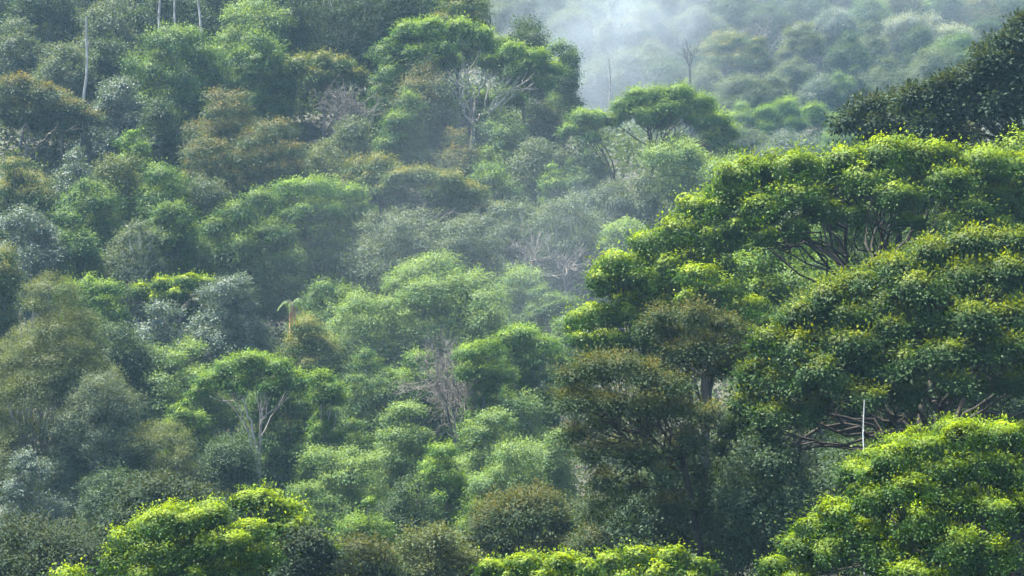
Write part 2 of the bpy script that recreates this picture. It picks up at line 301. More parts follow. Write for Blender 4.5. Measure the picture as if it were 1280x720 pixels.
T('domed_tree', 'dense dome tree where the crest drops to the misty gap', 'green', 'dome', 705, 52, 150, 66, 195, g=B, cp=26, tall=13)
T('leafy_tree', 'golden-green crest tree above the dense crest dome', 'gold', 'dome', 572, -14, 60, 100, 204, g=B, cp=28, tall=12)
T('leafy_tree', 'dark crest tree between golden-green tree and dense dome', 'dark', 'dome', 655, 22, 100, 85, 200, g=B, cp=26, tall=12)
T('leafy_tree', 'rusty dome tree left of the pale-limbed tree', 'rust', 'dome', 525, 84, 170, 98, 186, g=B, cp=28, tall=12)
T('leafy_tree', 'dark rounded tree below the rusty dome tree', 'green', 'dome', 505, 116, 210, 84, 182, g=B, cp=26, tall=12)
T('leafy_tree', 'dim tree below the grey leafless tree up the hill', 'grey', 'dome', 430, 150, 230, 105, 178, g=B, cp=26, tall=12)
T('leafy_tree', 'low dim tree right of the reddish-tipped pair', 'olive', 'dome', 405, 180, 260, 85, 174, g=B, tall=11)
T('leafy_tree', 'grey-green tree in the top left corner', 'grey', 'dome', 28, 26, 120, 100, 196, g=B, cp=28, tall=13, bark='pale')
T('leafy_tree', 'grey-green tree right above the orange-tipped umbrella tree', 'grey', 'dome', 78, 56, 140, 90, 190, g=B, cp=26, tall=12)
T('leafy_tree', 'tall grey tree at the top edge left of the white bare trunks', 'grey', 'dome', 135, -2, 70, 95, 204, g=B, cp=26, tall=14, bark='pale', fk=-.5)
T('leafy_tree', 'dark grey tree below the tall grey tree at the top edge', 'dark', 'dome', 130, 50, 130, 85, 194, g=B, cp=26, tall=12)
T('leafy_tree', 'dark tree at the top edge in the left corner', 'dark', 'dome', 55, -14, 60, 110, 207, g=B, cp=28, tall=13)
T('leafy_tree', 'dim tree behind the white bare trunks at the top edge', 'dark', 'dome', 220, -16, 60, 130, 212, g=B, cp=28, tall=12)
for cx, w, lf, lb in [(10, 120, 'grey', 'grey tree reaching out of the top left corner'), (95, 120, 'dark', 'dark tree reaching out of the top edge near the corner'),
        (175, 120, 'grey', 'grey crest tree behind the leftmost white bare trunk'), (262, 130, 'dark', 'dark crest tree behind the rightmost white bare trunk'),
        (335, 110, 'grey', 'grey crest tree behind the tall pale-topped tree'), (385, 110, 'dark', 'dark crest tree behind the dark round-sided tree'),
        (450, 120, 'dark', 'dark crest tree right behind the bare pale limbs'), (520, 120, 'green', 'dim green crest tree left of the golden-green one')]:
    T('leafy_tree', lb, lf, 'dome', cx, -52, 60, w, 217, g=B, cp=32, tall=15)
T('bare_trunk', 'white bare trunk at the top edge, leftmost of three', None, 'pole', 190, -20, 42, 10, 198, g=B, bark='pale', tall=10)
T('bare_trunk', 'thin white bare trunk at the top edge, middle of three', None, 'pole', 213, -20, 34, 8, 199, g=B, bark='pale', tall=9)
T('bare_trunk', 'white bare trunk at the top edge, rightmost of three', None, 'pole', 237, -20, 36, 10, 198, g=B, bark='pale', tall=10)
T('bare_trunk', 'pale bent bare trunk above the orange-tipped umbrella tree', None, 'pole', 95, 22, 72, 10, 188, g=B, bark='pale', tall=10)
T('leafy_tree', 'blue-green tree right of the orange-tipped umbrella tree', 'blue', 'dome', 150, 98, 190, 100, 184, g=B, cp=26, tall=12)
T('leafy_tree', 'dark tree between blue-green and brownish trees, upper left', 'dark', 'dome', 200, 124, 210, 80, 180, g=B, cp=24, tall=12)
T('leafy_tree', 'small fresh green tree left of the dull brownish tree', 'bright', 'irregular', 168, 164, 230, 62, 173, g=B, cp=20, tall=10)
T('leafy_tree', 'dim tree with yellow top under the orange-tipped umbrella tree', 'gold', 'dome', 30, 200, 290, 110, 166, g=B, cp=28, tall=12)
T('leafy_tree', 'dark blue tree right of the dim yellow-topped tree', 'blue', 'dome', 92, 188, 270, 90, 168, g=B, cp=26, tall=11)
T('leafy_tree', 'dull olive tree in the middle of the dark left hillside', 'olive', 'dome', 150, 196, 280, 95, 165, g=B, cp=26, tall=11)
T('leafy_tree', 'dull green tree left of the big drooping lobed tree', 'green', 'dome', 205, 205, 300, 90, 163, g=B, cp=26, tall=12)
T('leafy_tree', 'dim grey tree above the big drooping lobed tree', 'grey', 'dome', 255, 222, 300, 80, 166, g=B, cp=24, tall=11)
T('leafy_tree', 'dark green tree below the dull olive tree', 'green', 'dome', 112, 226, 310, 100, 159, g=B, cp=26, tall=11)
T('leafy_tree', 'dark bluish tree at the left edge above the yellow-tipped tree', 'blue', 'dome', 38, 262, 360, 120, 152, g=B, cp=30, tall=12)
T('leafy_tree', 'dark tree left of the orange epiphyte clump', 'green', 'dome', 98, 268, 360, 75, 152, g=B, cp=26, tall=11)
T('leafy_tree', 'dim grey-brown tree carrying an orange epiphyte clump', 'grey', 'irregular', 168, 278, 360, 95, 152, g=B, cp=24, tall=11, dens=.7, bark='white')
T('leafy_tree', 'dim green tree directly above the flat lime crown', 'green', 'dome', 210, 252, 350, 85, 155, g=B, cp=26, tall=11)

# --- far misty slope
far = [
 (712, 12, 90, 74, 'pale', 'pale misty tree above the dense crest dome'),
 (850, 66, 140, 82, 'dark', 'dark tree just behind the tall misty-gap umbrella tree'),
 (885, 80, 150, 52, 'olive', 'olive tree right of the dark tree behind the misty-gap umbrella'),
 (905, 40, 95, 78, 'gold', 'flat-topped golden tree on the far slope beside the mist'),
 (946, 46, 95, 36, 'gold', 'small companion right of the flat-topped golden tree'),
 (990, 121, 190, 125, 'bright', 'flat pale lime tree at the foot of the far slope'),
 (930, 95, 160, 70, 'grey', 'grey tree between flat golden and flat pale lime trees'),
 (1000, 30, 80, 52, 'olive', 'round tan-topped tree on the far slope'),
 (992, 71, 120, 44, 'grey', 'small tan-topped tree right under the round tan-topped one'),
 (1048, 90, 140, 34, 'bright', 'small round dim green tree above the glossy dark trees'),
 (1072, 84, 140, 40, 'green', 'second small round green tree above the glossy dark trees'),
 (1022, 94, 140, 40, 'blue', 'small bluish round tree right above the flat pale lime tree'),
 (965, 92, 140, 42, 'grey', 'little grey tree left of the small tan-topped tree'),
 (1110, 75, 150, 62, 'grey', 'grey tree low on the far slope above glossy leaves'),
 (1160, 60, 140, 70, 'grey', 'grey tree on the far slope left of the top right glossy tree'),
 (1132, 18, 60, 58, 'silver', 'silvery-topped tree on the far slope'),
 (1166, 16, 60, 26, 'silver', 'small silvery tree right of the silvery-topped tree'),
 (1196, 28, 80, 60, 'silver', 'broad silvery tree low beside the dark round one'),
 (1230, 24, 100, 44, 'dark', 'dark round tree beside the broad silvery tree'),
 (1150, 34, 90, 40, 'dark', 'dark narrow tree under the silvery-topped tree'),
 (1195, 42, 110, 72, 'green', 'wide dim tree under the broad silvery tree'),
 (1060, 40, 100, 55, 'green', 'dim tree right of the round tan-topped tree'),
 (1092, 30, 95, 52, 'grey', 'dim grey tree left of the silvery-topped tree'),
 (1040, 10, 60, 55, 'blue', 'bluish tree above right of the round tan-topped tree'),
 (1085, -4, 50, 60, 'green', 'green tree at the top edge left of the silvery-topped tree'),
 (1130, -14, 40, 62, 'olive', 'olive tree at the top edge above the silvery-topped tree'),
 (1180, -10, 40, 60, 'green', 'green tree at the top edge above the small silvery tree'),
 (1225, -4, 50, 60, 'rust', 'brownish tree at the top edge above the dark round tree'),
 (1265, -2, 50, 62, 'green', 'dark green tree at the top right edge of the far slope'),
 (960, 2, 60, 58, 'dark', 'dark tree with white limbs above the flat golden tree'),
 (920, -8, 45, 60, 'green', 'green tree at the top edge above the flat golden tree'),
 (1005, -10, 45, 60, 'green', 'green tree at the top edge above the round tan-topped tree'),
 (875, 10, 70, 58, 'pale', 'whitish misty tree left of the flat golden tree'),
 (868, -14, 30, 55, 'grey', 'misty grey tree at the top edge left of the green one'),
 (820, 6, 70, 60, 'pale', 'white-veiled tree inside the mist, beside the whitish tree'),
 (790, 22, 90, 56, 'rust', 'brownish tree fading inside the mist'),
 (762, 24, 90, 40, 'grey', 'grey tree fading inside the mist'),
 (745, 72, 140, 50, 'pale', 'pale tree sunk in the mist below the dense crest dome'),
 (820, 52, 120, 58, 'pale', 'pale tree in the mist above the tall umbrella tree'),
 (785, 62, 130, 50, 'grey', 'veiled grey tree in the middle of the mist'),
 (735, -2, 50, 55, 'blue', 'bluish misty tree at the top edge beside the pale misty one'),
 (690, -12, 40, 60, 'blue', 'bluish misty tree at the top edge over the crest'),
 (640, -16, 30, 60, 'grey', 'greyish misty tree at the top edge left of the bluish pair'),
 (780, -14, 40, 60, 'blue', 'bluish tree at the top edge right of the mist pole'),
 (825, -16, 40, 55, 'green', 'dim green tree at the top edge over the white-veiled tree'),
]
far += [
 (930, 158, 220, 70, 'grey', 'hazy tree between pale drooping tree and lime umbrella tree'),
 (1055, 150, 210, 70, 'green', 'hazy tree right below the flat pale lime tree'),
 (985, 165, 230, 80, 'blue', 'hazy bluish tree just above the lime umbrella tree'),
 (925, 128, 190, 44, 'pale', 'small pale tree left of the flat pale lime tree'),
 (1100, 122, 180, 60, 'grey', 'hazy grey tree against the top of the glossy dark shrub-like tree'),
 (1030, -46, 20, 110, 'green', 'green tree high on the far slope, cut by the top edge over the tan trees'),
 (1115, -48, 20, 110, 'grey', 'grey tree high on the far slope, cut by the top edge'),
 (1200, -46, 20, 110, 'green', 'green tree high on the far slope, cut by the top edge near its right end'),
 (940, -44, 20, 110, 'blue', 'bluish tree high on the far slope, cut by the top edge'),
 (860, -46, 20, 110, 'grey', 'misty grey tree high on the far slope, cut by the top edge'),
 (770, -46, 20, 120, 'blue', 'bluish tree cut by the top edge above the mist'),
 (680, -46, 20, 120, 'grey', 'grey misty tree cut by the top edge over the crest'),
 (1275, -46, 20, 110, 'grey', 'grey tree cut by the top right corner'),
 (560, -26, 30, 90, 'dark', 'dark crest tree at the top edge behind the golden-green one'),
]
for fi, (cx, top, bot, w, lf, lb) in enumerate(far):
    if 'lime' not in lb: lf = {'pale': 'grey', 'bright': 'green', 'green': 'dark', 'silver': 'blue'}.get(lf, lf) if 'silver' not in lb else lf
    hab = 'umbrella' if ('flat' in lb or 'tan' in lb) else ('dome', 'irregular', 'layers', 'irregular')[fi % 4]
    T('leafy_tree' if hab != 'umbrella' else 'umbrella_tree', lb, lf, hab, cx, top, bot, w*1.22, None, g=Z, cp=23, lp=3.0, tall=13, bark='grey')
T('bare_trunk', 'white broken trunk standing in the mist', None, 'pole', 750, 12, 50, 9, 335, g=Z, bark='pale', tall=9)
T('bare_trunk', 'thin white bare trunk in the mist above the hooked side crown', None, 'pole', 764, 66, 125, 5, 236, g=Z, bark='pale', tall=11)
T('dead_tree', 'pale leafless tree above the flat golden tree on the far slope', None, 'dead', 950, 8, 70, 34, 318, g=Z, bark='grey', tall=12)
T('dead_tree', 'dark leafless forked tree at the edge of the mist', None, 'dead', 862, 42, 90, 34, 268, g=Z, bark='dark', tall=10)
T('bare_trunk', 'slim bare white pole on the right under the terraced tree', None, 'pole', 1080, 500, 600, 5, 58.5, g=A, bark='white', tall=6)

# the leaf masses of the trees whose lobes can be told apart: (px, py, radius px); key = start of the label
LOBES = {
 'broad lime-topped umbrella tree': ((1080, 385), [(988,212,48),(930,226,40),(1000,246,36),(1110,196,40),(1060,206,36),(1085,228,38),(1165,200,38),(1120,246,34),(1180,228,44),(1230,206,40),(1262,212,42),(1250,245,38),(955,264,32),(1030,262,28),(905,258,26),(1215,262,30),(1000,282,24),(958,296,22),(1135,278,26),(1190,286,28),(1245,288,30),(1068,268,20),(1278,268,28),(925,285,24)]),
 'lime tree of hanging': (None, [(870,262,34),(902,246,26),(850,290,34),(815,304,32),(835,335,34),(880,300,30),(855,370,28),(825,380,26),(905,300,28),(895,335,28),(800,335,24)]),
 'lower lime tree': ((800, 455), [(775,330,32),(755,352,26),(800,350,28),(744,394,30),(732,424,22),(785,398,28),(772,424,24),(812,420,22)]),
 'sunlit green tree directly': (None, [(875,345,34),(900,365,36),(860,378,26),(935,385,34),(955,410,30),(910,405,32),(965,365,30),(880,420,30)]),
 'big terraced tree': ((1175, 560), [(1260,306,34),(1215,308,34),(1170,322,34),(1125,338,32),(1080,358,32),(1040,378,34),(1005,398,30),(1262,345,38),(1205,350,38),(1150,362,38),(1105,385,34),(1060,402,34),
   (1272,400,40),(1215,400,42),(1165,402,40),(1120,415,38),(1060,432,40),(1000,436,38),(965,430,28),(1240,436,36),(1180,442,36),(1030,470,38),(985,480,34),(950,470,28),(938,505,28),(918,535,22),(975,520,32),(1020,512,32),(905,560,16),(950,550,24),(1090,462,32),(1135,455,30),(1085,500,26),(1140,492,28),(1200,480,28),(1260,478,28)]),
 'brown-topped tree': ((880, 470), [(830,396,22),(865,398,26),(900,406,22),(925,416,18),(812,408,18),(880,436,24),(918,446,22),(850,440,20)]),
 'dark brown-tinged tree': ((850, 560), [(740,460,27),(775,458,27),(715,470,19),(805,470,25),(835,482,26),(720,502,25),(758,505,27),(800,512,25),(845,512,25),(720,542,21),(745,566,22),(862,548,24),(790,566,22),(825,590,22),(885,520,22),(760,600,22)]),
 'vivid lime domed tree filling': ((1230, 760), [(1205,547,34),(1255,545,32),(1160,560,34),(1120,576,32),(1092,594,28),(1180,588,36),(1230,582,38),(1272,592,40),(1140,612,36),(1095,624,30),(1195,628,40),(1250,636,42),(1150,652,36),(1050,644,30),(1020,660,28),(1080,668,36),(1000,684,26),(1040,694,34),(1110,694,40),(1190,684,42),(1240,694,40),(970,708,22),(1150,720,40),(1000,724,30)]),
 'vivid lime domed tree at the bottom left': (None, [(212,646,30),(182,660,28),(250,648,28),(200,658,36),(235,652,32),(265,642,28),(165,678,34),(205,692,40),(255,682,36),(150,704,32),(290,682,34),(312,664,28),(328,694,28),(240,718,40),(180,720,36),(300,718,36)]),
 'vivid lime tree peeking': (None, [(310,626,24),(340,640,30),(365,660,28),(390,680,24),(328,626,22),(410,688,18),(350,684,30)]),
 'lime domed shrub at the bottom edge, left': (None, [(618,712,26),(655,704,26),(698,705,26),(735,712,24),(670,726,34),(640,728,30),(710,728,28)]),
 'lime domed shrub at the bottom edge, right': (None, [(768,704,24),(800,697,26),(840,698,26),(872,706,24),(820,722,34),(780,724,28),(860,726,28)]),
 'big drooping lobed tree': (None, [(298,266,26),(325,252,24),(272,284,24),(252,308,20),(275,322,28),(305,312,28),(340,292,28),(320,342,30),(285,352,26),(350,332,26),(256,342,20)]),
 'tall rounded lobe tree': (None, [(365,236,24),(395,236,26),(385,262,26),(412,264,22),(370,268,22),(395,292,26),(380,322,26),(408,320,22)]),
 'narrow light lobe tree': (None, [(440,242,20),(450,262,18),(430,256,18),(445,286,17)]),
 'tall umbrella tree with yellow-green': ((816, 195), [(800,122,22),(825,118,20),(850,118,22),(875,128,20),(780,134,18),(835,136,22),(805,144,20),(898,152,17),(895,174,15),(870,152,20),(908,166,17),(912,190,15),(768,150,15),(848,180,14)]),
 'bright hooked side crown': ((768, 212), [(728,148,18),(746,148,17),(714,166,15),(736,168,14)]),
 'pale green umbrella tree with forked': ((322, 565), [(290,460,22),(315,453,22),(345,458,20),(365,476,18),(265,476,20),(250,490,15),(300,480,19),(335,482,20)]),
 'round pale crown just': (None, [(400,474,18),(414,486,17),(424,500,13),(400,496,15)]),
 'bright green two-lobed': (None, [(655,418,23),(680,432,21),(635,428,21),(700,452,17),(660,448,23),(690,470,15)]),
 'bright green lower lobe': (None, [(590,442,21),(612,434,19),(585,466,19),(605,466,19),(628,470,17)]),
 'pale-limbed spreading': ((592, 150), [(510,40,22),(540,36,22),(575,36,22),(600,44,20),(560,58,18),(520,66,17),(618,58,18),(495,60,14)]),
 'right half crown': ((604, 152), [(640,66,20),(665,72,20),(690,86,18),(650,88,16),(680,104,16)]),
 'golden-brown topped tree with pale': ((525, 300), [(500,222,20),(530,220,22),(560,226,22),(590,242,20),(612,262,16),(540,242,18),(575,252,18)]),
 'golden-brown domed': (None, [(375,80,18),(400,78,19),(425,82,17),(445,96,14),(395,97,17),(420,100,15),(362,90,12)]),
 'orange-tipped umbrella': ((32, 190), [(20,114,22),(55,120,22),(85,136,19),(110,148,15),(35,142,20),(0,136,22),(70,152,17)]),
 'dark tree with big glossy': (None, [(1150,128,24),(1185,114,24),(1215,97,22),(1240,77,21),(1262,52,19),(1286,38,22),(1200,142,26),(1240,126,28),(1275,92,28),(1165,157,22),(1270,132,28),(1300,70,26)]),
 'glossy dark shrub-like': (None, [(1058,150,18),(1083,136,21),(1115,130,22),(1145,128,20),(1130,155,24),(1095,160,20),(1160,148,20)]),
 'flat lime crown': (None, [(178,364,15),(205,356,17),(235,352,17),(260,354,14),(220,368,16),(195,376,13)]),
 'flat pale lime': (None, [(960,142,15),(985,137,16),(1015,140,15),(1035,150,13),(990,156,17),(960,160,13),(944,152,11)]),
}
for r in ROWS:
    for k, v in LOBES.items():
        if r['label'].startswith(k): r['fork'], r['lobes'] = v

def depth(r):
    if r['d']: return r['d']
    return 250 + (200-r['top'])*0.42
def PX(px, py, d): return np.array([(px-640)/F*d, d, (360-py)/F*d])

for r in ROWS:
    d = depth(r); r['d'] = d
    r['p'] = PX(r['cx'], r['top'], d)
    r['R'] = r['w']/F*d/2; r['H'] = (r['bot']-r['top'])/F*d
    if r['g'] == B and r['habit'] in ('dome', 'irregular', 'oval', 'layers'): r['H'] = max(r['H'], .68*r.get('tall', 12))

# ------------------------------------------------------------------ terrain carried by the trees' feet
ctrl = [(r['p'][0], r['p'][1], r['p'][2]-r.get('tall', 12)) for r in ROWS if r['habit'] not in ('pole',)]
extra = [(0, 0, -4.5), (-60, 0, -4.5), (60, 0, -4.5), (0, -50, -2), (-60, -50, -2), (60, -50, -2), (-25, 25, -11), (0, 25, -12), (25, 25, -12), (0, 45, -19), (-20, 45, -19), (22, 42, -17),
         (60, 60, -8), (80, 90, 0), (60, 160, -6), (95, 180, 2), (75, 215, 2), (130, 240, 14),
         (-60, 80, -16), (-90, 120, -6), (-110, 170, 12), (-120, 220, 26),
         (-120, 420, 75), (0, 430, 78), (120, 430, 80), (-120, 560, 105), (0, 560, 105), (120, 560, 105), (220, 330, 50), (-220, 330, 60), (250, 200, 20), (-250, 150, 10), (250, 60, 0), (-250, 20, -5), (300, 500, 90), (-300, 500, 90)]
CT = np.array(ctrl + extra)
def ground_z(x, y):
    x = np.atleast_1d(np.asarray(x, float)); y = np.atleast_1d(np.asarray(y, float)); out = np.empty_like(x)
    for a in range(0, len(x), 4000):
        dx = x[a:a+4000, None]-CT[None, :, 0]; dy = y[a:a+4000, None]-CT[None, :, 1]
        s2 = (5+0.045*np.maximum(y[a:a+4000], 0))[:, None]**2
        w = 1/(0.6+(dx*dx+dy*dy)/s2)**3
        out[a:a+4000] = (w*CT[None, :, 2]).sum(1)/w.sum(1)
    return out

def sheet():
    xs = np.concatenate([np.linspace(-1600, -200, 12)[:-1], np.linspace(-200, 200, 121), np.linspace(200, 1600, 12)[1:]])
    ys = np.concatenate([np.linspace(-1200, -60, 10)[:-1], np.linspace(-60, 460, 150), np.linspace(460, 2200, 14)[1:]])
    X, Y = np.meshgrid(xs, ys); Zv = ground_z(X.ravel(), Y.ravel())
    Zv += 0.25*np.sin(X.ravel()*0.9+1.3*np.sin(Y.ravel()*0.5))*np.cos(Y.ravel()*0.7)
    nx, ny = len(xs), len(ys)
    i = (np.arange(ny-1)[:, None]*nx + np.arange(nx-1)[None]).ravel()
    f = np.stack([i, i+1, i+nx+1, i+nx], -1)
    m, n, l = new_mat('forest_floor')
    out = n.new('ShaderNodeOutputMaterial'); pb = n.new('ShaderNodeBsdfPrincipled'); pb.inputs['Roughness'].default_value = .95
    tc = n.new('ShaderNodeTexCoord'); nz = n.new('ShaderNodeTexNoise'); nz.inputs['Scale'].default_value = 0.8; nz.inputs['Detail'].default_value = 8
    rp = n.new('ShaderNodeValToRGB'); rp.color_ramp.elements[0].color = (.010, .015, .008, 1); rp.color_ramp.elements[1].color = (.026, .025, .016, 1)
    l.new(tc.outputs['Object'], nz.inputs['Vector']); l.new(nz.outputs['Fac'], rp.inputs[0]); l.new(rp.outputs[0], pb.inputs['Base Color']); l.new(pb.outputs[0], out.inputs['Surface'])
    o = bpy.data.objects.new('terrain', mesh_np('terrain', np.stack([X.ravel(), Y.ravel(), Zv], -1), [f], m, smooth=True))
    C.objects.link(o); o['kind'] = 'structure'
sheet()

# ------------------------------------------------------------------ crowns
def sph(n, rg):
    u = rg.normal(size=(n, 3)); return nrm(u)

def farthest(c, n, rg):
    idx = [int(rg.integers(len(c)))]; dist = np.linalg.norm(c-c[idx[0]], axis=1)
    for _ in range(n-1):
        k = int(np.argmax(dist)); idx.append(k); dist = np.minimum(dist, np.linalg.norm(c-c[k], axis=1))
    return c[idx]

def clump_centres(habit, R, H, n, rc, rg):
    """where the leaf masses of a crown sit: z = 0 at the foot of the crown, H at its top"""
    m = max(n*30, 400); e = max(R-rc*.85, R*.45); u = sph(m, rg); hz = max(H-rc*.65, H*.5)
    lop = rg.normal(size=3)*.16
    if habit == 'umbrella':
        q = rg.random(m)**.5; a = rg.random(m)*6.283
        c = np.stack([e*q*np.cos(a), e*q*np.sin(a), hz*(1-.55*q**2.2)+rg.normal(size=m)*H*.06], -1)
    elif habit == 'terrace':
        uz = np.abs(u[:, 2]); s = np.sqrt(1-uz**2)/np.maximum(np.hypot(u[:, 0], u[:, 1]), 1e-6)
        lev = np.clip(np.round(uz*5)/5 + rg.normal(size=m)*.03, 0, 1); rr = np.sqrt(1-lev**2*.96)
        c = np.stack([u[:, 0]*s*0+np.cos(np.arctan2(u[:, 1], u[:, 0]))*rr*e, np.sin(np.arctan2(u[:, 1], u[:, 0]))*rr*e, hz*lev], -1)
    elif habit == 'layers':
        q = rg.random(m)**.55; a = rg.random(m)*6.283; lev = rg.integers(0, 4, m)/3
        wd = np.array([.95, 1.0, .85, .55])[np.round(lev*3).astype(int)]
        c = np.stack([e*q*wd*np.cos(a), e*q*wd*np.sin(a), hz*(.22+.78*lev-.2*q**2)+rg.normal(size=m)*H*.05], -1)
        c[:, 0] += (lev-.5)*lop[0]*R*2.5; c[:, 1] += (lev-.5)*lop[1]*R*2.5
    elif habit == 'oval':
        c = u*np.array([e, e, hz*.5])+np.array([0, 0, hz*.5])
    elif habit == 'irregular':
        q = (.45+.55*rg.random(m))[:, None]
        c = u*q*np.array([e, e, hz*.62])+np.array([0, 0, hz*.42]); c = c[c[:, 2] > 0]
        c[:, 2] = np.minimum(c[:, 2], hz)
    else:
        v = u.copy(); v[:, 2] = np.where(v[:, 2] < -.12, -v[:, 2], v[:, 2])
        v = v[(v[:, 2] > .05) | (rg.random(m) < .6)]
        # lumpy radius so that no crown is a clean dome
        lump = 1-.16*rg.random()*np.abs(np.sin(v[:, 0]*3+lop[0]*20)*np.cos(v[:, 1]*2.6+lop[1]*20)) - .10*rg.random(len(v))
        lump *= rg.choice([.86, 1.0, 1.0], len(v)); c = v*lump[:, None]*np.array([e, e, hz*.86])+np.array([0, 0, hz*.14])
    return farthest(c, min(n, len(c)), rg)

def build_crown(r, rg):
    R, H, d = r['R'], r['H'], r['d']
    cp = r.get('cp', 30); lp = r.get('lp', 7.6 if r['g'] == A else 5.0)*.53
    ratio = r['w']/cp
    n = int(np.clip(1.7*ratio**2*(1+.6*(H/R-1)*(r['habit'] != 'umbrella')), 9, 110))
    rag = {'lime': .12, 'flush': .20, 'bright': .25, 'gold': .3, 'green': .35}.get(r['leaf'], .6)
    rc0 = cp/F*d*.60
    if r.get('lobes'):
        front, back = [], []
        for px, py, rp in r['lobes']:
            q = PX(px, py, d)-r['p']; z = q[2]+H; rl = rp/F*d
            room = max(1-(q[0]/R)**2-.5*(max(z, 0)/H)**4, .03)**.5*R*.75
            dy = -room*rg.uniform(.8, 1.0)*(1.2-.55*np.clip(z/H, 0, 1))
            q2 = PX(px, py, d+dy)-r['p']
            front.append((q2[0], dy, q2[2]+H-rl*.1, rl*(1+dy/d)))
            if py < (r['top']+r['bot'])/2 or rg.random() < .5: back.append((q[0]*.93+rg.normal()*rl*.3, room*rg.uniform(.5, 1), z-rl*.3, rl))
        if r['habit'] not in ('umbrella',):
            mr_ = np.mean([q[3] for q in front])
            back += [tuple(q*np.array([.72, .72, .82]))+(mr_*1.1,) for q in clump_centres('dome', R, H, 9, mr_, rg)]
        fb = np.array(front+back); cc = fb[:, :3]; rcs = fb[:, 3]*.96
    else:
        cc = clump_centres(r['habit'], R, H, n, rc0, rg)
        cc = cc*rg.uniform(.86, 1.05, (len(cc), 1))
        rcs = rc0*rg.choice([.62, .8, 1.0, 1.2, 1.4], len(cc))*rg.uniform(.9, 1.1, len(cc))
    L0 = lp/F*d
    area = 2*math.pi*(r['w']/2)*(r['w']/4+.5*H*F/d)
    total = 2.5*area/(.5*lp*lp*.52)*r.get('dens', 1.0)
    share = rcs**2/(rcs**2).sum()
    mid = np.array([0, 0, H*.25])
    P, D, N, Yg = [], [], [], []
    for c, rc, shr in zip(cc, rcs, share):
        outw = nrm((c-mid)*np.array([1, 1, .8])); ax = nrm(UP*.75+outw*.6)
        nt = int(np.clip(rg.uniform(.8, 1.25)*25*(rc*F/d/(34 if r['g'] in (A, G) else 18))**1.6, 12, 70)); sp = (25/nt)**.5
        td = sph(nt*3, rg); td = td[td@ax > rg.uniform(-.4, -.1)][:nt]
        flat = rg.uniform(.62, .92)
        k = max(int(total*shr/max(len(td), 1)), 5)
        g = rg.normal(size=(len(td), k, 3))
        dv = nrm(td[:, None]+g*.26*sp)
        near = np.clip(((dv*td[:, None]).sum(-1)-1+.14*sp*sp)/(.14*sp*sp), 0, 1)              # 1 in the middle of a tuft
        tr_ = rg.uniform(.76, 1.10, (len(td), 1))
        rad = rc*tr_*(.76+.28*near)*(1-.2*np.abs(rg.normal(size=near.shape))*(rg.random(near.shape) < .7))
        inner = rg.random(near.shape) < .12
        rad = np.where(inner, rad*rg.uniform(.2, .85, near.shape), rad)
        sq = np.array([1, 1, flat])
        pos = c + dv*rad[..., None]*sq
        tan = nrm(np.cross(dv, rg.normal(size=g.shape)))
        dr = nrm(tan+dv*.25-UP*.30)
        no = nrm(dv*np.array([1, 1, 1.2])+UP*.25+rg.normal(size=g.shape)*.22)
        loose = (rg.random(near.shape) < rag)[..., None]                       # sprays that stand out of the cushion
        pos2 = c + td[:, None]*rc*tr_[..., None]*sq + g*rc*sp*np.array([.24, .24, .16])
        pos = np.where(loose, pos2, pos)
        dr = np.where(loose, nrm(td[:, None]*.5+g*.5+rg.normal(size=g.shape)*.35-UP*.2), dr)
        no = np.where(loose, nrm(td[:, None]*.5+UP*.65+rg.normal(size=g.shape)*.28), no)
        yy = np.clip(np.clip((dv[..., 2]-(.34 if r['leaf'] == 'flush' else .22))*1.7, 0, 1)*(.35+.65*near)*(.3+.7*rg.random((len(td), 1)))*rg.uniform(.55, 1.25, near.shape), 0, 1)  # new-growth yellow that also paints top light onto each clump's upper side
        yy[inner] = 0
        P.append(pos.reshape(-1, 3)); D.append(dr.reshape(-1, 3)); N.append(no.reshape(-1, 3)); Yg.append(yy.ravel())
    P = np.concatenate(P); D = np.concatenate(D); N = np.concatenate(N); Yg = np.concatenate(Yg)
    f = np.array([R/np.percentile(np.hypot(P[:, 0], P[:, 1]), 98.5)]*2+[H/np.percentile(P[:, 2], 99.7)])
    if not r.get('lobes'): P = P*f; cc = cc*f
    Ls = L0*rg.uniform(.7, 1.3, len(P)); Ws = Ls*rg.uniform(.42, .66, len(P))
    return leaves('crown', P, D, N, Ls, Ws, Yg, LEAF[r['leaf']]), cc

